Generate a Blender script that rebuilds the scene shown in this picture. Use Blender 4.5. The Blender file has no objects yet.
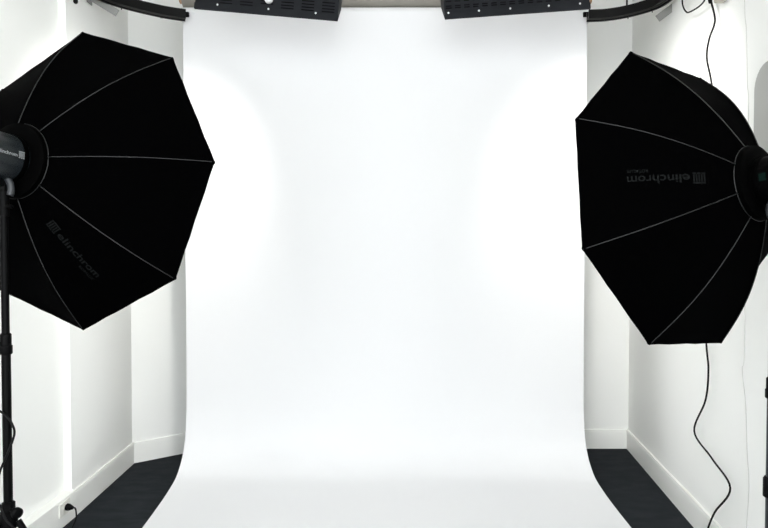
import bpy, bmesh, math, random
from mathutils import Vector, Matrix
R = math.radians
SC = bpy.context.scene
COL = SC.collection

# ------------------------------------------------------------ camera
cam_data = bpy.data.cameras.new('camera')
cam = bpy.data.objects.new('camera', cam_data)
COL.objects.link(cam)
cam.location = (0, 0, 1.5)
cam.rotation_euler = (R(90 - 1.4), 0, 0)
cam_data.sensor_width = 36
cam_data.lens = 28.125
cam_data.shift_y = 0.0113
SC.camera = cam

# ------------------------------------------------------------ world and light
w = bpy.data.worlds.new('world'); SC.world = w
w.use_nodes = True
w.node_tree.nodes['Background'].inputs[0].default_value = (0.93, 0.97, 1.0, 1)
w.node_tree.nodes['Background'].inputs[1].default_value = 5.1

def lamp(name, kind, loc, energy, color=(1, 1, 1), target=None, **kw):
    d = bpy.data.lights.new(name, kind)
    d.energy = energy; d.color = color
    for k, v in kw.items(): setattr(d, k, v)
    o = bpy.data.objects.new(name, d); COL.objects.link(o)
    o.location = loc
    if target is not None:
        o.rotation_euler = (Vector(target) - Vector(loc)).to_track_quat('-Z', 'Y').to_euler()
    return o
lamp('ceiling_spot_light', 'AREA', (-0.06, 2.0, 3.3), 2, (1, 0.985, 0.95), target=(0, 3.3, 0.8), shape='DISK', size=0.24)
lamp('room_light', 'AREA', (0.0, -0.6, 3.2), 6, (0.97, 0.985, 1.0), target=(0, 3.2, 0.6), shape='RECTANGLE', size=2.2, size_y=0.8)
lamp('wall_fill_spot_left', 'SPOT', (-0.74, 3.0, 2.95), 95, (1, 0.985, 0.96), target=(-2.05, 4.2, 1.45), spot_size=R(82), spot_blend=1.0, shadow_soft_size=0.05)  # unseen spot added to brighten the far left walls, not mounted on the rail
lamp('wall_fill_spot_right', 'SPOT', (0.82, 2.80, 2.95), 105, (1, 0.985, 0.96), target=(2.1, 4.25, 1.45), spot_size=R(88), spot_blend=1.0, shadow_soft_size=0.10)  # its partner for the right wall and corner, likewise an added unseen fill

vs = SC.view_settings
vs.view_transform = 'Standard'; vs.look = 'None'; vs.exposure = 0.16; vs.gamma = 1.0
vs.use_curve_mapping = False

# ------------------------------------------------------------ materials
def mat(name, color, rough=0.6, spec=0.5, metal=0.0, noise=None, bump=None, emit=None, sheen=0.0):
    m = bpy.data.materials.new(name); m.use_nodes = True
    nt = m.node_tree; b = nt.nodes['Principled BSDF']
    b.inputs['Base Color'].default_value = (*color, 1)
    b.inputs['Roughness'].default_value = rough
    b.inputs['Metallic'].default_value = metal
    b.inputs['Specular IOR Level'].default_value = spec
    if sheen: b.inputs['Sheen Weight'].default_value = sheen
    tc = nt.nodes.new('ShaderNodeTexCoord')
    if noise:                                   # (scale, second colour, stretch)
        n = nt.nodes.new('ShaderNodeTexNoise'); n.inputs['Scale'].default_value = noise[0]
        n.inputs['Detail'].default_value = 4
        mp = nt.nodes.new('ShaderNodeMapping'); mp.inputs['Scale'].default_value = noise[2]
        nt.links.new(tc.outputs['Object'], mp.inputs[0]); nt.links.new(mp.outputs[0], n.inputs['Vector'])
        r = nt.nodes.new('ShaderNodeValToRGB')
        r.color_ramp.elements[0].position = 0.35; r.color_ramp.elements[1].position = 0.68
        r.color_ramp.elements[0].color = (*color, 1); r.color_ramp.elements[1].color = (*noise[1], 1)
        nt.links.new(n.outputs['Fac'], r.inputs[0]); nt.links.new(r.outputs[0], b.inputs['Base Color'])
    if bump:                                    # (scale, strength, distance)
        n = nt.nodes.new('ShaderNodeTexNoise'); n.inputs['Scale'].default_value = bump[0]
        n.inputs['Detail'].default_value = 5
        nt.links.new(tc.outputs['Object'], n.inputs['Vector'])
        bp = nt.nodes.new('ShaderNodeBump'); bp.inputs['Strength'].default_value = bump[1]
        bp.inputs['Distance'].default_value = bump[2]
        nt.links.new(n.outputs['Fac'], bp.inputs['Height']); nt.links.new(bp.outputs[0], b.inputs['Normal'])
    if emit:
        b.inputs['Emission Color'].default_value = (*emit[0], 1)
        b.inputs['Emission Strength'].default_value = emit[1]
    return m

M = dict(
    wall=mat('white_wall_paint', (0.885, 0.89, 0.862), 0.7, 0.25, bump=(60, 0.08, 0.002), noise=(1.3, (0.895, 0.895, 0.87), (1, 1, 1))),
    trim=mat('white_gloss_trim', (0.89, 0.89, 0.855), 0.4, 0.4),
    ceil=mat('ceiling_paint', (0.74, 0.72, 0.68), 0.8, 0.2),
    floor=mat('dark_carpet', (0.014, 0.017, 0.0195), 0.95, 0.1, noise=(7, (0.022, 0.025, 0.029), (1, 2.2, 1)), bump=(400, 0.6, 0.003)),
    paper=mat('white_seamless_paper', (0.722, 0.722, 0.730), 0.85, 0.15),
    greyroll=mat('grey_beige_paper', (0.235, 0.222, 0.195), 0.8, 0.2),
    core=mat('cardboard_core', (0.45, 0.27, 0.16), 0.8),
    cloth=mat('black_softbox_fabric', (0.0003, 0.0003, 0.00035), 0.8, 0.006, bump=(25, 0.25, 0.004)),
    piping=mat('grey_seam_piping', (0.0085, 0.0088, 0.0092), 0.4, 0.3),
    ring=mat('black_ring_metal', (0.0004, 0.0004, 0.0004), 0.6, 0.012),
    print=mat('dim_grey_print', (0.0055, 0.006, 0.006), 0.7, 0.03),
    silver=mat('silver_lining', (0.75, 0.75, 0.76), 0.35, 0.5, 0.9),
    diffuser=mat('diffuser_cloth', (0.85, 0.85, 0.85), 0.8, 0.2, emit=((1, 0.99, 0.97), 0.3)),
    flash=mat('slate_grey_flash_body', (0.0075, 0.0098, 0.0115), 0.27, 0.4),
    flashblack=mat('black_flash_body', (0.0006, 0.0006, 0.0006), 0.5, 0.02),
    whiteprint=mat('pale_print', (0.22, 0.23, 0.23), 0.5, 0.3),
    greenlabel=mat('dark_green_label', (0.001, 0.007, 0.005), 0.5, 0.05),
    grey=mat('grey_plastic', (0.022, 0.024, 0.027), 0.4, 0.4),
    stand=mat('black_stand_metal', (0.0012, 0.0012, 0.0013), 0.45, 0.06),
    alu=mat('grey_stand_tube', (0.035, 0.037, 0.042), 0.3, 0.4, 0.5),
    blackplastic=mat('black_plastic', (0.0015, 0.0015, 0.0016), 0.5, 0.06),
    rubber=mat('black_rubber_cable', (0.0025, 0.0025, 0.0028), 0.5, 0.12),
    rail=mat('black_rail_metal', (0.003, 0.003, 0.003), 0.42, 0.15),
    railgrey=mat('dark_grey_rail_groove', (0.030, 0.029, 0.027), 0.5, 0.3),
    bracket=mat('brushed_grey_bracket', (0.26, 0.26, 0.25), 0.45, 0.5, 0.3),
    panel=mat('charcoal_panel_metal', (0.0085, 0.0092, 0.0115), 0.6, 0.12, noise=(12, (0.011, 0.012, 0.0145), (1, 1, 1))),
    slot=mat('black_slot', (0.0015, 0.0015, 0.0018), 0.8, 0.03),
    rivet=mat('bright_rivet', (0.75, 0.75, 0.75), 0.35, 0.5, 0.2),
    tube=mat('lit_tube', (0.9, 0.9, 0.9), 0.5, 0.2, emit=((0.97, 0.985, 1.0), 4.5)),
    palecord=mat('pale_grey_cord', (0.62, 0.61, 0.58), 0.6, 0.3),
    beige=mat('beige_plastic', (0.42, 0.40, 0.33), 0.5, 0.3),
    greypanel=mat('pale_grey_board', (0.42, 0.42, 0.40), 0.7, 0.2),
    plate=mat('white_socket_plastic', (0.78, 0.77, 0.72), 0.35, 0.5),
)

# ------------------------------------------------------------ helpers
def obj(name, bm, m, parent=None, smooth=False, mats=None):
    me = bpy.data.meshes.new(name)
    bmesh.ops.recalc_face_normals(bm, faces=bm.faces[:])
    bm.to_mesh(me); bm.free()
    for mm in (mats or [m]): me.materials.append(mm)
    if smooth:
        for p in me.polygons: p.use_smooth = True
    o = bpy.data.objects.new(name, me); COL.objects.link(o)
    if parent is not None: o.parent = parent
    if smooth == 'auto':
        try: me.set_sharp_from_angle(angle=R(35))
        except Exception: pass
    return o

def tag(o, label=None, cat=None, group=None, kind=None):
    if label: o['label'] = label
    if cat: o['category'] = cat
    if group: o['group'] = group
    if kind: o['kind'] = kind
    return o

def empty(name, loc, label, cat, group=None, matrix=None):
    o = bpy.data.objects.new(name, None); COL.objects.link(o)
    o.empty_display_size = 0.1
    if matrix is not None: o.matrix_world = matrix
    else: o.location = loc
    return tag(o, label, cat, group)

def add_box(bm, c, s, rot=None, bevel=0.0):
    r = bmesh.ops.create_cube(bm, size=1.0)
    vs_ = r['verts']
    bmesh.ops.scale(bm, vec=s, verts=vs_)
    if bevel:
        es = list({e for v in vs_ for e in v.link_edges})
        rr = bmesh.ops.bevel(bm, geom=es, offset=bevel, segments=2, affect='EDGES', profile=0.6)
        vs_ = list({v for f in rr['faces'] for v in f.verts} | {v for v in vs_ if v.is_valid})
    mt = Matrix.Translation(c)
    if rot is not None: mt = mt @ rot.to_4x4()
    bmesh.ops.transform(bm, matrix=mt, verts=vs_)

def add_lathe(bm, prof, origin=(0, 0, 0), axis=(0, 0, 1), n=40, cap=True):
    """prof: list of (radius, distance along the axis)"""
    q = Vector((0, 0, 1)).rotation_difference(Vector(axis).normalized())
    o = Vector(origin); rings = []
    for r, z in prof:
        rings.append([bm.verts.new(o + q @ Vector((max(r, 1e-4) * math.cos(2 * math.pi * i / n), max(r, 1e-4) * math.sin(2 * math.pi * i / n), z))) for i in range(n)])
    for a, b in zip(rings, rings[1:]):
        for i in range(n): bm.faces.new((a[i], a[(i + 1) % n], b[(i + 1) % n], b[i]))
    if cap:
        bm.faces.new(rings[0][::-1]); bm.faces.new(rings[-1])

def add_cyl(bm, a, b, r, n=24):
    a = Vector(a); b = Vector(b)
    add_lathe(bm, [(r, 0), (r, (b - a).length)], a, b - a, n)

def smooth_pts(pts, k=8):
    pts = [Vector(p) for p in pts]; out = []
    for i in range(len(pts) - 1):
        p0 = pts[max(i - 1, 0)]; p1 = pts[i]; p2 = pts[i + 1]; p3 = pts[min(i + 2, len(pts) - 1)]
        for j in range(k):
            t = j / k
            out.append(0.5 * ((2 * p1) + (p2 - p0) * t + (2 * p0 - 5 * p1 + 4 * p2 - p3) * t * t + (3 * p1 - p0 - 3 * p2 + p3) * t ** 3))
    out.append(pts[-1])
    return out

def add_tube(bm, pts, r, n=10, smooth=True):
    P = smooth_pts(pts) if smooth else [Vector(p) for p in pts]
    nrm = None; prev = None
    for i, p in enumerate(P):
        t = (P[min(i + 1, len(P) - 1)] - P[max(i - 1, 0)]).normalized()
        if nrm is None: nrm = t.orthogonal().normalized()
        nrm = (nrm - t * nrm.dot(t)).normalized(); bn = t.cross(nrm)
        ring = [bm.verts.new(p + (nrm * math.cos(2 * math.pi * k / n) + bn * math.sin(2 * math.pi * k / n)) * r) for k in range(n)]
        if prev:
            for k in range(n): bm.faces.new((prev[k], prev[(k + 1) % n], ring[(k + 1) % n], ring[k]))
        else: bm.faces.new(ring[::-1])
        prev = ring
    bm.faces.new(prev)

def add_slab(bm, path, z0, z1, thick):
    """wall running along an XY path, its thickness to the left of the travel direction"""
    P = [Vector(p) for p in path]; nn = []
    for i in range(len(P)):
        ds = []
        if i > 0: ds.append((P[i] - P[i - 1]).normalized())
        if i < len(P) - 1: ds.append((P[i + 1] - P[i]).normalized())
        ns = [Vector((-d.y, d.x)) for d in ds]
        m_ = sum(ns, Vector((0, 0))).normalized()
        nn.append(m_ / max(0.3, m_.dot(ns[0])))
    rows = []
    for p, n_ in zip(P, nn):
        q = p + n_ * thick
        rows.append([bm.verts.new((p.x, p.y, z0)), bm.verts.new((p.x, p.y, z1)), bm.verts.new((q.x, q.y, z1)), bm.verts.new((q.x, q.y, z0))])
    for a, b in zip(rows, rows[1:]):
        for k in range(4): bm.faces.new((a[k], b[k], b[(k + 1) % 4], a[(k + 1) % 4]))
    bm.faces.new(rows[0][::-1]); bm.faces.new(rows[-1])

def struct(name, bm, m):
    return tag(obj(name, bm, m), kind='structure')

# ------------------------------------------------------------ the room
HC = 3.5
bm = bmesh.new(); add_box(bm, (0, 2.0, -0.05), (4.6, 6.4, 0.1)); struct('floor', bm, M['floor'])
bm = bmesh.new(); add_box(bm, (0, 2.0, HC + 0.05), (4.6, 6.4, 0.1)); struct('ceiling', bm, M['ceil'])
# left: recessed near stretch, the protruding far stretch, the splayed corner
NEAR = 3.44
bm = bmesh.new(); add_slab(bm, [(-1.850, -1.2), (-1.850, NEAR), (-1.806, NEAR), (-1.841, 4.357)], 0, HC, 0.12)
struct('wall_left', bm, M['wall'])
bm = bmesh.new(); add_slab(bm, [(-1.841, 4.357), (-1.375, 4.714)], 0, HC, 0.12)
struct('wall_corner', bm, M['wall'])
bm = bmesh.new(); add_slab(bm, [(-1.375, 4.714), (1.926, 4.700)], 0, HC, 0.12)
struct('wall_back', bm, M['wall'])
bm = bmesh.new(); add_slab(bm, [(1.926, 4.700), (1.4555, 1.2), (1.4555, -1.2)], 0, HC, 0.12)
struct('wall_right', bm, M['wall'])
# skirting boards with a small rounded cap
def skirting(name, path, h=0.150, t=0.015):
    bm = bmesh.new()
    add_slab(bm, path, 0.0, h - 0.012, -t)
    add_slab(bm, path, h - 0.012, h, -t * 0.85)
    return struct(name, bm, M['trim'])
skirting('baseboard_left', [(-1.8065, NEAR + 0.01), (-1.841, 4.357)])
skirting('baseboard_corner', [(-1.841, 4.357), (-1.375, 4.714)])
skirting('baseboard_back', [(-1.375, 4.714), (1.926, 4.700)])
skirting('baseboard_right', [(1.926, 4.700), (1.4555, 1.2)])
bm = bmesh.new(); add_box(bm, (-1.818, 1.0 + (NEAR + 0.012 - 1.0) / 2, 0.078), (0.064, NEAR + 0.012 - 1.0, 0.156), bevel=0.004)
struct('trim_1', bm, M['trim'])

# ------------------------------------------------------------ the paper backdrop
W2 = 1.352
prof = [(4.052, 3.135), (4.056, 2.4), (4.064, 1.6), (4.070, 1.0), (4.066, 0.55), (4.052, 0.40), (4.024, 0.272), (3.974, 0.184), (3.915, 0.128), (3.83, 0.080), (3.70, 0.052), (3.55, 0.032), (3.30, 0.010), (3.1, 0.003), (2.8, 0.0015), (2.45, 0.0015)]
P = smooth_pts([(0, y, z) for y, z in prof], 6)
bm = bmesh.new(); prev = None
for i, p in enumerate(P):
    row = []
    for k in range(25):
        x = -W2 + 2 * W2 * k / 24
        row.append(bm.verts.new((x + 0.007 + (4.07 - p.y) * 0.011, p.y, max(p.z, 0.0015))))
    if prev:
        for k in range(24): bm.faces.new((prev[k], prev[k + 1], row[k + 1], row[k]))
    prev = row
backdrop = empty('paper_backdrop', (0.0, 3.9, 0), 'wide white seamless paper sheet hanging from a roll and sweeping onto the dark floor', 'backdrop')
sheet = obj('paper_sheet', bm, M['paper'], None, smooth=True)
sheet.parent = backdrop; sheet.matrix_parent_inverse = backdrop.matrix_world.inverted()
def child(o, parent, loc):
    """parent a mesh built in world coordinates under an Empty placed at loc"""
    o.data.transform(Matrix.Translation(-Vector(loc))); o.parent = parent; return o
sheet.parent = None; sheet.matrix_parent_inverse = Matrix.Identity(4)
child(sheet, backdrop, (0.0, 3.9, 0))
md = sheet.modifiers.new('thickness', 'SOLIDIFY'); md.thickness = 0.0008; md.offset = 0
md = sheet.modifiers.new('crisp_edges', 'EDGE_SPLIT'); md.split_angle = R(40)
bm = bmesh.new(); add_lathe(bm, [(0.052, 0), (0.052, 2.744)], (-1.362, 4.105, 3.140), (1, 0, 0), 48)
child(obj('paper_roll', bm, M['paper'], None, 'auto'), backdrop, (0.0, 3.9, 0))
bm = bmesh.new(); add_lathe(bm, [(0.034, 0), (0.034, 2.78)], (-1.38, 4.105, 3.140), (1, 0, 0), 32)
tag(child(obj('roll_core', bm, M['core'], None, 'auto'), backdrop, (0.0, 3.9, 0)), 'brown cardboard core end')

spare = empty('rolled_backdrop', (0.0, 4.13, 3.262), 'rolled-up grey beige backdrop paper stored just above the white roll', 'backdrop roll')
bm = bmesh.new(); add_lathe(bm, [(0.066, 0), (0.066, 2.744)], (-1.362, 0, 0), (1, 0, 0), 48)
obj('paper_roll', bm, M['greyroll'], spare, 'auto')
bm = bmesh.new(); add_lathe(bm, [(0.03, 0), (0.03, 2.80)], (-1.39, 0, 0), (1, 0, 0), 32)
obj('roll_core', bm, M['core'], spare, 'auto')
for s_ in (-1, 1):
    bm = bmesh.new(); add_box(bm, (s_ * 1.376, 0.0, 0.12), (0.008, 0.03, 0.236)); obj('roll_hanger', bm, M['stand'], spare)

# ------------------------------------------------------------ curved overhead rails with their brackets
def rail(side, pts, label):
    base = Vector(pts[0]); base.z = 3.06
    t = empty('curved_overhead_rail', base, label, 'rail', 'curved rails beside the paper roll')
    Pp = smooth_pts(pts, 10)
    def sweep(name, m, prof_, smooth=True):
        bm = bmesh.new(); prev = None
        for i, p in enumerate(Pp):
            d = (Pp[min(i + 1, len(Pp) - 1)] - Pp[max(i - 1, 0)]).normalized()
            inn = Vector((-d.y, d.x, 0)) * side            # towards the middle of the room
            ring = [bm.verts.new(p + inn * a + Vector((0, 0, b))) for a, b in prof_]
            if prev:
                for k in range(len(ring)): bm.faces.new((prev[k], prev[(k + 1) % len(ring)], ring[(k + 1) % len(ring)], ring[k]))
            else: bm.faces.new(ring[::-1])
            prev = ring
        bm.faces.new(prev)
        return child(obj(name, bm, m, None, 'auto'), t, base)
    sweep('outer_track', M['rail'], [(0, 0), (0.012, 0), (0.012, 0.012), (0.010, 0.060), (0, 0.060)])
    sweep('track_web', M['railgrey'], [(0.012, 0.010), (0.050, 0.012), (0.050, 0.020), (0.012, 0.018)])
    sweep('inner_track', M['rail'], [(0.050, 0.002), (0.058, 0.002), (0.058, 0.060), (0.050, 0.060)])
    sweep('track_lip', M['railgrey'], [(0.026, 0.004), (0.031, 0.004), (0.031, 0.012), (0.026, 0.012)])
    # black cradle that holds the roll end
    s = side
    bm = bmesh.new()
    xa = base.x - s * 0.015
    add_box(bm, (base.x - s * 0.09, 4.055, 3.125), (0.20, 0.035, 0.032), bevel=0.004)
    add_box(bm, (base.x - s * 0.055, 4.07, 3.128), (0.035, 0.05, 0.05), bevel=0.004)
    child(obj('roll_cradle', bm, M['blackplastic']), t, base)
    for i in (22, 34):
        if i < len(Pp):
            bm = bmesh.new(); p = Pp[i]; add_cyl(bm, (p.x, p.y, p.z - 0.008), (p.x, p.y, p.z + 0.002), 0.003, 8)
            child(obj('screw', bm, M['rail']), t, base)
    for i in (len(Pp) // 3, len(Pp) - 8):                  # ceiling hangers
        bm = bmesh.new(); p = Pp[i]; add_cyl(bm, (p.x + s * 0.03, p.y - 0.02, 3.11), (p.x + s * 0.03, p.y - 0.02, HC), 0.006, 10)
        child(obj('hanger_rod', bm, M['rail']), t, base)
    return t, base
rl, rlb = rail(1, [(-1.312, 4.000, 3.06), (-1.446, 3.940, 3.06), (-1.617, 3.814, 3.06), (-1.713, 3.700, 3.06), (-1.762, 3.55, 3.06), (-1.785, 3.36, 3.06), (-1.785, 3.1, 3.06)],
     'black curved overhead rail left of the paper roll')
rr, rrb = rail(-1, [(1.340, 4.010, 3.06), (1.450, 3.998, 3.06), (1.563, 3.950, 3.06), (1.665, 3.868, 3.06), (1.730, 3.770, 3.06), (1.748, 3.62, 3.06), (1.735, 3.45, 3.06), (1.700, 3.15, 3.06)],
     'black curved overhead rail right of the paper roll')
def bar(bm, a, b, wid, th, up=(0, 0, 1)):
    a = Vector(a); b = Vector(b); d = (b - a); L = d.length; d.normalize()
    y = Vector(up).cross(d).normalized(); z = d.cross(y)
    rot = Matrix((d, y, z)).transposed()
    add_box(bm, (a + b) / 2, (L, wid, th), rot, bevel=min(wid, th) * 0.15)

# ------------------------------------------------------------ hanging light banks
def light_bank(x0, z0, x1, z1, y, label, flip):
    c = Vector(((x0 + x1) / 2, y, (z0 + z1) / 2))
    L = math.hypot(x1 - x0, z1 - z0); ang = math.atan2(z1 - z0, x1 - x0)
    mtx = Matrix.Translation(c) @ Matrix.Rotation(-ang, 4, 'Y')
    t = empty('hanging_light_bank', c, label, 'studio light', 'hanging light banks above the backdrop', mtx)
    Hh = 0.40
    def part(name, bm, m, smooth=False):
        return obj(name, bm, m, t, smooth)
    bm = bmesh.new()                       # open-fronted housing: back plate towards the camera, opening towards the paper
    add_box(bm, (0, 0.0, Hh / 2), (L, 0.004, Hh), bevel=0.0012)
    add_box(bm, (0, 0.073, 0.066), (L, 0.196, 0.004), Matrix.Rotation(math.atan2(0.13, 0.146), 3, 'X'))
    add_box(bm, (0, 0.075, Hh - 0.002), (L, 0.146, 0.004))
    for s in (-1, 1):
        q = [(s * (L / 2 - 0.002 + dx), y_, z_) for dx in (-0.002, 0.002) for y_, z_ in ((0, 0), (0.146, 0.13), (0.146, Hh), (0, Hh))]
        vv = [bm.verts.new(p) for p in q]
        bm.faces.new(vv[:4][::-1]); bm.faces.new(vv[4:])
        for i in range(4): bm.faces.new((vv[i], vv[(i + 1) % 4], vv[4 + (i + 1) % 4], vv[4 + i]))
    part('housing', bm, M['panel'])
    bm = bmesh.new()                       # folded bottom flange, its top edge casts a thin line
    add_box(bm, (0, -0.006, 0.018), (L + 0.004, 0.008, 0.036), bevel=0.002)
    part('flange', bm, M['panel'])
    # slots in rows
    n = 7 if not flip else 16
    rows = (0.048, 0.064, 0.082, 0.10, 0.15, 0.168, 0.186, 0.204) if not flip else (0.062, 0.074, 0.10, 0.112, 0.16, 0.172, 0.21, 0.222)
    bm = bmesh.new()
    for k in range(n):
        cx = -L / 2 + (k + 0.5) * L / n
        for z in rows:
            if not flip and z < 0.06 and k in (0, 3): continue
            add_box(bm, (cx, -0.0022, z), (L / n * 0.62, 0.003, 0.006), bevel=0.001)
    part('vent_slots', bm, M['slot'])
    for fx in ((-0.34, 0.015, 0.345) if not flip else (-0.475, -0.265, -0.05, 0.215, 0.43)):
        bm = bmesh.new()
        bmesh.ops.create_uvsphere(bm, u_segments=12, v_segments=8, radius=0.0058, matrix=Matrix.Translation((fx * L, -0.011, 0.032)))
        tag(part('rivet', bm, M['rivet'], True), 'bright rivet')
    if not flip:
        bm = bmesh.new()
        add_lathe(bm, [(0.012, 0), (0.024, 0.004), (0.024, 0.018), (0.014, 0.026)], (0.012 * L, 0.0, 0.088), (0, -1, 0), 24)
        tag(part('knob', bm, M['rivet'], 'auto'), 'white round knob')
    for k in range(4):
        bm = bmesh.new(); zc = 0.12 + k * 0.075
        add_cyl(bm, (-L / 2 + 0.03, 0.07, zc), (L / 2 - 0.03, 0.07, zc), 0.013, 16)
        part('tube_lamp', bm, M['tube'], 'auto')
    for s in (-1, 1):
        bm = bmesh.new()
        inv = mtx.inverted(); top = mtx @ Vector((s * L * 0.35, 0.07, Hh))
        a = Vector((s * L * 0.35, 0.07, Hh - 0.002)); b = inv @ Vector((top.x, top.y, HC))
        add_cyl(bm, a, b, 0.008, 12); part('suspension_rod', bm, M['stand'], 'auto')
    return t
light_bank(-1.093, 2.937, -0.268, 2.867, 3.50, 'charcoal vented light bank hanging above left half of the paper', False)
light_bank(0.352, 2.877, 1.189, 2.936, 3.50, 'charcoal vented light bank hanging above right half of the paper', True)

# ------------------------------------------------------------ softboxes
K = 0.83
R0, DEP, KK, EX, RIM = 0.1423 * K, 0.3343 * K, 0.3104, 1.2805, 0.675 * K
def rib_rz(s): return R0 + (RIM - R0) * (s + KK * s * (1 - s) * (1 + EX * (1 - s))), DEP * (1 - s)
def panel_pt(k, s, t, off=0.0):
    r, z = rib_rz(s)
    a0, a1 = R(45 * k), R(45 * (k + 1))
    x = r * ((1 - t) * math.cos(a0) + t * math.cos(a1)); y = r * ((1 - t) * math.sin(a0) + t * math.sin(a1))
    sag = 1 - 0.045 * 4 * t * (1 - t) * math.sin(math.pi * min(1, s)) ** 0.8
    p = Vector((x * sag, y * sag, z))
    if off:
        am = R(45 * (k + 0.5)); p += Vector((math.cos(am) * 0.5, math.sin(am) * 0.5, 0.86)) * off
    return p
def axes(yaw, el, roll):
    a = Vector((math.sin(yaw) * math.cos(el), math.cos(yaw) * math.cos(el), math.sin(el)))
    r = a.cross(Vector((0, 0, 1))).normalized(); u = r.cross(a)
    return a, r * math.cos(roll) + u * math.sin(roll), -r * math.sin(roll) + u * math.cos(roll)
def frame(c, yaw, el, roll):
    a, e1, e2 = axes(yaw, el, roll)
    m = Matrix((e1, e2, -a)).transposed().to_4x4()
    c = Vector((0, 0, 1.5)) + (Vector(c) - Vector((0, 0, 1.5))) * K
    m.translation = c
    return m

def text_mesh(bm, body, to, x0, x1, hscale):
    """lays lettering through to(u, v); u runs x0..x1 over the word, v is height in metres for unit letter height*hscale"""
    cu = bpy.data.curves.new('lettering', 'FONT'); cu.body = body; cu.resolution_u = 3; cu.offset = 0.012
    o = bpy.data.objects.new('lettering', cu); COL.objects.link(o)
    bpy.context.view_layer.update()
    me = bpy.data.meshes.new_from_object(o.evaluated_get(bpy.context.evaluated_depsgraph_get()))
    bpy.data.objects.remove(o); bpy.data.curves.remove(cu)
    xs = [v.co.x for v in me.vertices]; a, b = min(xs), max(xs)
    vv = [bm.verts.new(to(x0 + (v.co.x - a) / (b - a) * (x1 - x0), v.co.y * hscale)) for v in me.vertices]
    for p in me.polygons:
        try: bm.faces.new([vv[i] for i in p.vertices])
        except ValueError: pass
    bpy.data.meshes.remove(me)

def emblem(bm, to, u0, u1, h, v0):
    """square mark of upright bars under a broken cap line"""
    def q(a, b, c, d):
        P_ = [to(u0 + (u1 - u0) * x, v0 + h * y) for x, y in ((a, b), (c, b), (c, d), (a, d))]
        vv = [bm.verts.new(p) for p in P_]; bm.faces.new(vv)
    for k in range(5):
        q(0.02 + k * 0.205, 0.17, 0.02 + k * 0.205 + 0.11, 0.84)
    q(0, 0.88, 1, 1.0)
    q(0, 0, 0.28, 0.12); q(0.36, 0, 0.64, 0.12); q(0.72, 0, 1, 0.12)

def softbox(m, pk, s0, s1, hgt, label):
    t = empty('octagonal_softbox', None, label, 'softbox', 'octagonal softboxes flanking the backdrop', m)
    NS, NT = 20, 8
    bm = bmesh.new(); grid = {}
    rnd = random.Random(pk)
    for k in range(8):
        for i in range(NS + 1):
            for j in range(NT):
                p = panel_pt(k, i / NS, j / NT)
                if 0 < j: p *= 1 + 0.0022 * math.sin(i * 1.9 + j * 2.3 + k)
                grid[(k * NT + j, i)] = bm.verts.new(p)
    NA = 8 * NT
    for a in range(NA):
        for i in range(NS): bm.faces.new((grid[(a, i)], grid[((a + 1) % NA, i)], grid[((a + 1) % NA, i + 1)], grid[(a, i + 1)]))
    # front skirt beyond the rim
    lip = []
    for a in range(NA):
        p = grid[(a, NS)].co.copy(); lip.append(bm.verts.new((p.x * 0.985, p.y * 0.985, -0.010)))
    for a in range(NA): bm.faces.new((grid[(a, NS)], grid[((a + 1) % NA, NS)], lip[(a + 1) % NA], lip[a]))
    sh = obj('fabric_shell', bm, M['cloth'], t, smooth=True)
    sh.data.set_sharp_from_angle(angle=R(24))
    for k in range(8):
        bm = bmesh.new()
        pts = []
        for i in range(25):
            s = i / 24; r, z = rib_rz(s); pts.append(Vector((math.cos(R(45 * k)) * (r + 0.0005), math.sin(R(45 * k)) * (r + 0.0005), z + 0.0005)))
        add_tube(bm, pts, 0.0018, 6, smooth=False)
        obj('seam_piping', bm, M['piping'], t, True)
    for k in range(8):                                 # rounded corner pockets at rib ends
        bm = bmesh.new()
        p = Vector((math.cos(R(45 * k)), math.sin(R(45 * k)), 0)) * (RIM - 0.009)
        bmesh.ops.create_uvsphere(bm, u_segments=12, v_segments=8, radius=0.009, matrix=Matrix.Translation(p))
        obj('corner_pocket', bm, M['cloth'], t, True)
    bm = bmesh.new()                                   # speed ring
    add_lathe(bm, [(0.0775, -0.02), (R0 + 0.004, -0.02), (R0 + 0.006, -0.004), (R0 + 0.004, 0.014), (R0 - 0.012, 0.022), (0.0775, 0.022), (0.0775, -0.02)], (0, 0, DEP), (0, 0, 1), 56, cap=False)
    obj('speed_ring', bm, M['ring'], t, 'auto')
    bm = bmesh.new(); add_tube(bm, [Vector((math.cos(R(a)) * (R0 + 0.005), math.sin(R(a)) * (R0 + 0.005), DEP - 0.004)) for a in range(0, 361, 6)], 0.0022, 6, smooth=False)
    obj('ring_piping', bm, M['piping'], t, True)
    bm = bmesh.new()                                   # diffuser cloth in front
    cv = bm.verts.new((0, 0, -0.008)); ring = [bm.verts.new((math.cos(R(45 * k)) * RIM * 0.975, math.sin(R(45 * k)) * RIM * 0.97, -0.006)) for k in range(8)]
    for k in range(8): bm.faces.new((cv, ring[k], ring[(k + 1) % 8]))
    tag(obj('front_diffuser', bm, M['diffuser'], t), 'white diffusing front cloth')
    # printed lettering running out from the ring
    bm = bmesh.new()
    def to(u, v):
        s = s0 + (s1 - s0) * u
        r, z = rib_rz(s); ch = 2 * r * math.sin(R(22.5))
        return panel_pt(pk, s, 0.5 + v / ch, 0.0035)
    emblem(bm, to, 0.0, 0.145, hgt, -hgt * 0.5)
    text_mesh(bm, 'elinchrom', lambda u, v: to(u, v - hgt * 0.36), 0.175, 1.0, hgt * 1.10)
    text_mesh(bm, 'ROTALUX', lambda u, v: to(u, v - hgt * 0.95), 0.70, 1.0, hgt * 0.42)
    tag(obj('printed_lettering', bm, M['print'], t), 'dim grey maker lettering and square mark')
    return t

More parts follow.
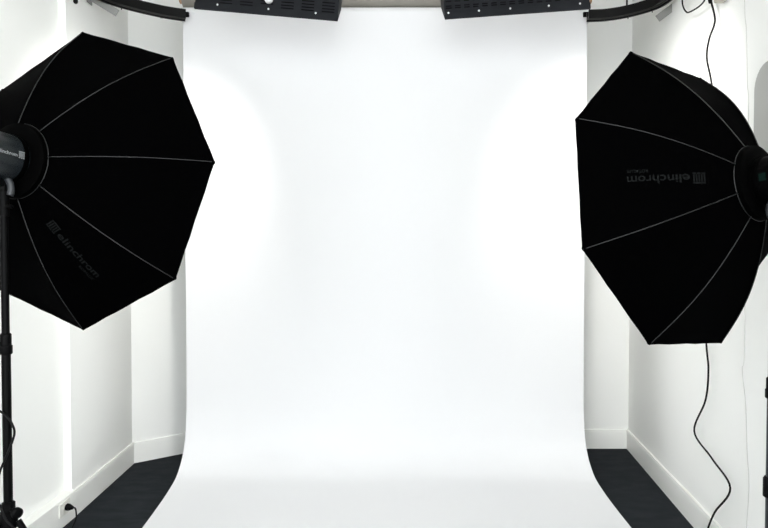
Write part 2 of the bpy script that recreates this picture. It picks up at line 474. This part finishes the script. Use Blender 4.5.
mL = frame((-1.34398655, 2.69076611, 1.85522167), 0.30179048, -0.0789194, 0.06265994)
mR = frame((1.28373076, 2.64018791, 1.75056711), -0.55358158, -0.12712046, 2.68707045)
softbox(mL, -2, 0.18, 0.67, 0.034, 'black octagonal softbox on the left, seen from behind, tilted slightly down')
softbox(mR, 0, 0.17, 0.67, 0.036, 'black octagonal softbox on the right, its lettering upside down')

# ------------------------------------------------------------ flash heads
def flash_head(m, body_mat, left, label):
    mm = m @ Matrix.Translation((0, 0, DEP))
    # local x = sideways in the room, y = up, z = back along the lamp axis
    a = -(m.to_3x3() @ Vector((0, 0, 1))); r = a.cross(Vector((0, 0, 1))).normalized(); u = r.cross(a)
    m2 = Matrix((r, u, -a)).transposed().to_4x4(); m2.translation = mm.translation
    t = empty('flash_head', None, label, 'studio flash', None, m2)
    bm = bmesh.new()
    add_lathe(bm, [(0.055, -0.045), (0.074, -0.030), (0.0755, -0.026), (0.0765, -0.015), (0.0765, 0.05), (0.0765, 0.27), (0.074, 0.285), (0.066, 0.292)], (0, 0, 0), (0, 0, 1), 56)
    obj('body', bm, body_mat, t, 'auto')
    bm = bmesh.new()
    add_lathe(bm, [(0.0778, 0.0), (0.0785, 0.003), (0.0785, 0.014), (0.0778, 0.017), (0.074, 0.017), (0.074, 0)], (0, 0, 0.0245), (0, 0, 1), 56, cap=False)
    obj('lock_ring', bm, M['ring'], t, 'auto')
    bm = bmesh.new()
    add_box(bm, (0, 0, 0.296), (0.075, 0.05, 0.008), bevel=0.003); add_cyl(bm, (0.035, -0.04, 0.29), (0.035, -0.04, 0.31), 0.012)
    obj('control_panel', bm, M['blackplastic'], t)
    bm = bmesh.new()
    add_tube(bm, [(0, 0.070, 0.09), (0, 0.105, 0.10), (0, 0.118, 0.14), (0, 0.118, 0.20), (0, 0.105, 0.24), (0, 0.070, 0.25)], 0.010, 12)
    obj('carry_handle', bm, M['grey'], t, True)
    s = 1 if left else -1                               # the side of the body the camera sees
    def to_side(z_from, z_to, ang):
        def to(uu, v):
            th = ang + s * v / 0.0772
            rr_ = 0.0772
            return Vector((s * math.cos(th) * rr_, math.sin(th) * rr_ * 1.0, z_from + (z_to - z_from) * uu))
        return to
    if left:
        bm = bmesh.new()
        to = to_side(0.135, 0.068, R(-4))
        text_mesh(bm, 'elinchrom', to, 0, 1, 0.016)
        to2 = to_side(0.060, 0.046, R(-6)); 
        emblem(bm, to2, -0.2, 1.3, 0.022, 0)
        tag(obj('printed_lettering', bm, M['whiteprint'], t), 'pale maker lettering and square mark')
    else:
        bm = bmesh.new()
        to = to_side(0.046, 0.066, R(4))
        N = 5; gv = [[bm.verts.new(to(i / N, -0.008 + 0.024 * j / N)) for j in range(N + 1)] for i in range(N + 1)]
        for i in range(N):
            for j in range(N): bm.faces.new((gv[i][j], gv[i + 1][j], gv[i + 1][j + 1], gv[i][j + 1]))
        tag(obj('side_label', bm, M['greenlabel'], t), 'dark green square label')
    # tilt bracket with lever underneath
    bm = bmesh.new()
    add_box(bm, (0, -0.083, 0.045), (0.034, 0.022, 0.06), bevel=0.004)
    add_cyl(bm, (-0.02, -0.098, 0.045), (0.022, -0.098, 0.045), 0.015)
    obj('tilt_bracket', bm, M['blackplastic'], t, 'auto')
    bm = bmesh.new()
    add_tube(bm, [(s * 0.022, -0.070, 0.05), (s * 0.030, -0.088, 0.046), (s * 0.031, -0.108, 0.044), (s * 0.029, -0.122, 0.046)], 0.0105, 14)
    tag(obj('tilt_lever', bm, M['grey'], t, True), 'grey locking lever')
    return t, m2
fl, mfl = flash_head(mL, M['flash'], True, 'slate grey flash head fixed behind the left softbox')
fr, mfr = flash_head(mR, M['flashblack'], False, 'black flash head with green label behind the right softbox')

# ------------------------------------------------------------ light stands
def light_stand(m2, zc1, zc0, lower_mat, a0, label, zmid=None, kd=-1):
    j = m2 @ Vector((0, -0.098, 0.045)); x, y = j.x, j.y; top = j.z - 0.014
    t = empty('light_stand', (x, y, 0), label, 'light stand', 'tripod stands holding the softboxes')
    def P_(name, bm, m, sm='auto'): return obj(name, bm, m, t, sm)
    bm = bmesh.new(); add_cyl(bm, (0, 0, 0.20), (0, 0, zc1), 0.0135); P_('lower_tube', bm, lower_mat)
    bm = bmesh.new(); add_cyl(bm, (0, 0, zc1), (0, 0, top - 0.07), 0.0115); P_('upper_tube', bm, M['stand'])
    bm = bmesh.new(); add_cyl(bm, (0, 0, top - 0.075), (0, 0, top + 0.004), 0.016)
    add_cyl(bm, (0, -0.0, top - 0.045), (0.034, -0.012, top - 0.045), 0.006); P_('spigot_clamp', bm, M['blackplastic'])
    bm = bmesh.new(); add_lathe(bm, [(0.0165, -0.034), (0.019, -0.030), (0.019, -0.006), (0.0165, -0.004), (0.0165, 0.030), (0.013, 0.034)], (0, 0, zc1), (0, 0, 1), 28)
    add_cyl(bm, (0, 0, zc1 - 0.0), (kd * 0.040, -0.012, zc1), 0.006); add_lathe(bm, [(0.011, 0), (0.014, 0.003), (0.014, 0.014), (0.010, 0.018)], (kd * 0.036, -0.011, zc1), (kd, -0.3, 0), 16)
    P_('locking_collar', bm, M['blackplastic'])
    if zmid:
        bm = bmesh.new(); add_lathe(bm, [(0.0165, -0.034), (0.021, -0.030), (0.021, 0.026), (0.0165, 0.034)], (0, 0, zmid), (0, 0, 1), 28); P_('middle_collar', bm, M['blackplastic'])
    bm = bmesh.new(); add_lathe(bm, [(0.018, -0.045), (0.027, -0.040), (0.027, 0.010), (0.020, 0.016), (0.020, 0.040), (0.015, 0.044)], (0, 0, zc0), (0, 0, 1), 28)
    add_cyl(bm, (0, 0, zc0 + 0.02), (0.045, -0.03, zc0 + 0.02), 0.006); add_lathe(bm, [(0.012, 0), (0.017, 0.003), (0.017, 0.014), (0.012, 0.018)], (0.040, -0.027, zc0 + 0.02), (0.8, -0.55, 0), 16)
    P_('spreader_collar', bm, M['blackplastic'])
    bm = bmesh.new(); add_lathe(bm, [(0.016, -0.02), (0.024, -0.015), (0.024, 0.015), (0.016, 0.02)], (0, 0, 0.26), (0, 0, 1), 24)
    P_('lower_collar', bm, M['blackplastic'])
    for k in range(3):
        d = Vector((math.cos(R(a0 + 120 * k)), math.sin(R(a0 + 120 * k)), 0))
        bm = bmesh.new(); add_cyl(bm, d * 0.030 + Vector((0, 0, zc0 - 0.018)), d * 0.42 + Vector((0, 0, 0.014)), 0.0105, 14)
        leg = P_('leg', bm, M['stand'])
        bm = bmesh.new(); e = d * 0.41 + Vector((0, 0, 0.028)); add_lathe(bm, [(0.012, 0), (0.014, 0.004), (0.014, 0.026), (0.011, 0.030)], d * 0.418 + Vector((0, 0, 0.0)), (-d.x * 0.3, -d.y * 0.3, 1), 14)
        obj('rubber_foot', bm, M['rubber'], leg, 'auto')
        mid = (d * 0.030 + Vector((0, 0, zc0 - 0.018))).lerp(d * 0.42 + Vector((0, 0, 0.014)), 0.52)
        bm = bmesh.new(); bar(bm, d * 0.022 + Vector((0, 0, 0.26)), mid, 0.012, 0.005); P_('strut', bm, M['stand'], False)
    return t, Vector((x, y, 0))
sl, slp = light_stand(mfl, 1.225, 0.67, M['stand'], 0, 'black tripod light stand under the left softbox, cable looped around it')
sr, srp = light_stand(mfr, 1.085, 0.56, M['alu'], 60, 'grey and black tripod light stand at the right edge', 0.765, 1)

# ------------------------------------------------------------ cables and small wall things
def cable(name, pts, r, m, label, cat='cable'):
    bm = bmesh.new(); c = Vector(pts[0])
    add_tube(bm, [Vector(p) - c for p in pts], r, 10)
    o = obj(name, bm, m, None, True); o.location = c
    return tag(o, label, cat)
cable('power_cable', [(1.681, 3.138, 2.866), (1.672, 3.067, 2.729), (1.672, 3.068, 2.68), (1.68, 3.128, 2.631), (1.683, 3.154, 2.542), (1.675, 3.09, 2.39), (1.667, 3.029, 2.143), (1.68, 3.12, 1.704), (1.683, 3.152, 1.279), (1.678, 3.111, 1.037), (1.674, 3.083, 0.922), (1.678, 3.114, 0.759), (1.698, 3.262, 0.553), (1.666, 3.027, 0.483), (1.637, 2.811, 0.413), (1.66, 2.979, 0.227), (1.668, 3.056, 0.11), (1.66, 3.08, 0.03), (1.60, 3.0, 0.006), (1.52, 2.7, 0.006)],
      0.0048, M['rubber'], 'thick black power cable hanging wavy down the right wall behind the softbox')
cable('loop_cable', [(1.709, 3.452, 3.052), (1.711, 3.462, 3.030), (1.713, 3.482, 2.981), (1.711, 3.47, 2.942), (1.705, 3.429, 2.897), (1.698, 3.375, 2.868), (1.681, 3.245, 2.842), (1.67, 3.165, 2.84), (1.672, 3.126, 2.87)],
      0.0042, M['rubber'], 'thin black cable hanging in a short loop at top right')
cable('thin_cable', [(1.668, 2.806, 3.48), (1.668, 2.806, 2.721), (1.665, 2.784, 2.548), (1.663, 2.772, 2.407), (1.662, 2.764, 2.291), (1.66, 2.75, 2.174), (1.661, 2.759, 1.675), (1.661, 2.756, 1.076), (1.664, 2.775, 0.98), (1.659, 2.738, 0.83), (1.656, 2.716, 0.62), (1.653, 2.694, 0.472), (1.655, 2.711, 0.268), (1.645, 2.71, 0.17)],
      0.0016, M['palecord'], 'thin pale cable running down the right wall', 'cable')
cable('sync_cable', [(-1.262, 1.78, 1.742), (-1.33, 1.84, 1.30), (-1.255, 1.9, 1.035), (-1.223, 1.895, 1.016), (-1.195, 1.89, 0.997), (-1.178, 1.89, 0.971), (-1.173, 1.89, 0.939), (-1.193, 1.885, 0.878), (-1.217, 1.885, 0.823), (-1.224, 1.88, 0.775), (-1.212, 1.87, 0.73), (-1.190, 1.87, 0.675), (-1.165, 1.87, 0.643), (-1.14, 1.87, 0.55), (-1.15, 1.80, 0.25), (-1.20, 1.70, 0.02), (-1.35, 1.60, 0.006)],
      0.0036, M['rubber'], 'black cable winding around the pole of the left light stand')

# plug and socket in the skirting, bottom left
sk = empty('wall_socket', (-1.786, 3.316, 0.105), 'white wall socket set in the left skirting board', 'socket')
bm = bmesh.new(); add_box(bm, (0.003, 0, 0), (0.008, 0.11, 0.075), bevel=0.003); obj('face_plate', bm, M['plate'], sk)
bm = bmesh.new(); add_lathe(bm, [(0.024, 0), (0.026, 0.002), (0.024, 0.004)], (0.006, -0.0, 0), (1, 0, 0), 28); obj('socket_rim', bm, M['plate'], sk, 'auto')
pg = empty('power_plug', (-1.7745, 3.316, 0.108), 'black plug with its cable pushed into the low left wall socket', 'plug')
bm = bmesh.new(); add_lathe(bm, [(0.016, 0), (0.019, 0.003), (0.019, 0.016), (0.013, 0.030), (0.008, 0.040)], (0, 0, 0.004), (1, 0, -0.15), 24); obj('plug_body', bm, M['blackplastic'], pg, 'auto')
bm = bmesh.new(); add_tube(bm, [(0.030, 0, 0.0), (0.048, 0.004, -0.006), (0.056, 0.0, -0.03), (0.058, -0.006, -0.06), (0.052, -0.025, -0.090), (0.06, -0.08, -0.103), (0.10, -0.30, -0.103)], 0.0042, 10); obj('plug_cable', bm, M['rubber'], pg, True)

# black connector with a beige block, hanging at the top right
cn = empty('cable_connector', (1.668, 3.10, 2.86), 'black cable connector at the very top of the right wall', 'connector')
bm = bmesh.new()
add_lathe(bm, [(0.007, -0.065), (0.011, -0.045), (0.019, -0.02), (0.021, 0.05), (0.012, 0.06)], (0, 0, 0.0), (0.15, 0.25, 1), 20); obj('connector_body', bm, M['blackplastic'], cn, 'auto')
bm = bmesh.new(); add_cyl(bm, (0.0, 0, 0.05), (0.0, 0, HC - 2.86), 0.005, 10); obj('supply_cable', bm, M['rubber'], cn, 'auto')
bx = empty('junction_box', (1.650, 2.985, 2.828), 'small beige box on the top of the right wall beside the black connector', 'box')
bm = bmesh.new(); add_box(bm, (0.018, 0, 0), (0.05, 0.085, 0.12), bevel=0.010); obj('box_body', bm, M['beige'], bx)
bm = bmesh.new(); add_box(bm, (-0.009, 0, 0.01), (0.006, 0.06, 0.08), bevel=0.002); obj('box_lid', bm, M['beige'], bx)

# rounded board on the right wall, cut by the frame
bm = bmesh.new()
pts = []
ya, yb, z0, z1, rr_ = 2.15, 2.665, 1.62, 2.33, 0.10
for cy, cz, a0 in ((ya + rr_, z0 + rr_, 180), (yb - rr_, z0 + rr_, 270), (yb - rr_, z1 - rr_, 0), (ya + rr_, z1 - rr_, 90)):
    for i in range(9):
        a = R(a0 + i * 90 / 8); pts.append((cy + rr_ * math.cos(a), cz + rr_ * math.sin(a)))
def wx(y): return 1.738 + (y - 3.299) * 0.1344
back = [bm.verts.new((wx(y) - 0.002, y, z)) for y, z in pts]; front = [bm.verts.new((wx(y) - 0.020, y, z)) for y, z in pts]
cyy, czz = (ya + yb) / 2, (z0 + z1) / 2
inn = [bm.verts.new((wx(y) - 0.024, cyy + (y - cyy) * 0.97, czz + (z - czz) * 0.98)) for y, z in pts]
n = len(pts)
for a, b in ((back, front), (front, inn)):
    for i in range(n): bm.faces.new((a[i], a[(i + 1) % n], b[(i + 1) % n], b[i]))
bm.faces.new(inn); bm.faces.new(back[::-1])
o = obj('wall_board', bm, M['greypanel']); tag(o, 'pale grey rounded board on the right wall behind the flash head', 'board')

# black rod end at the top left
rod = empty('hanging_rod', (-1.5766, 3.10, HC), 'short black rod hanging into the top left corner', 'rod')
bm = bmesh.new(); add_cyl(bm, (0, 0, 0), (0, 0, -0.66), 0.008, 14); obj('rod_shaft', bm, M['stand'], rod, 'auto')
bm = bmesh.new(); add_lathe(bm, [(0.006, -0.700), (0.0115, -0.694), (0.0115, -0.650), (0.008, -0.645)], (0, 0, 0), (0, 0, 1), 18); obj('rod_tip', bm, M['rubber'], rod, 'auto')

# flat metal brackets beside the rails
for s, a, b, lab in ((-1, (-1.645, 3.74, 3.010), (-1.805, 3.72, 3.105), 'flat brushed metal bracket on the left wall beside the curved rail'),
                     (1, (1.715, 3.80, 3.000), (1.815, 3.80, 3.075), 'flat brushed metal bracket on the right wall beside the curved rail')):
    e = empty('wall_bracket', b, lab, 'bracket', 'metal brackets carrying the rails')
    A = Vector(a) - Vector(b)
    bm = bmesh.new(); bar(bm, A, (0, 0, 0), 0.044, 0.006, up=(0, 1, 0)); obj('bracket_arm', bm, M['bracket'], e)
    bm = bmesh.new(); add_box(bm, (s * 0.002, 0, 0.0), (0.006, 0.06, 0.09), bevel=0.001); obj('wall_plate', bm, M['bracket'], e)
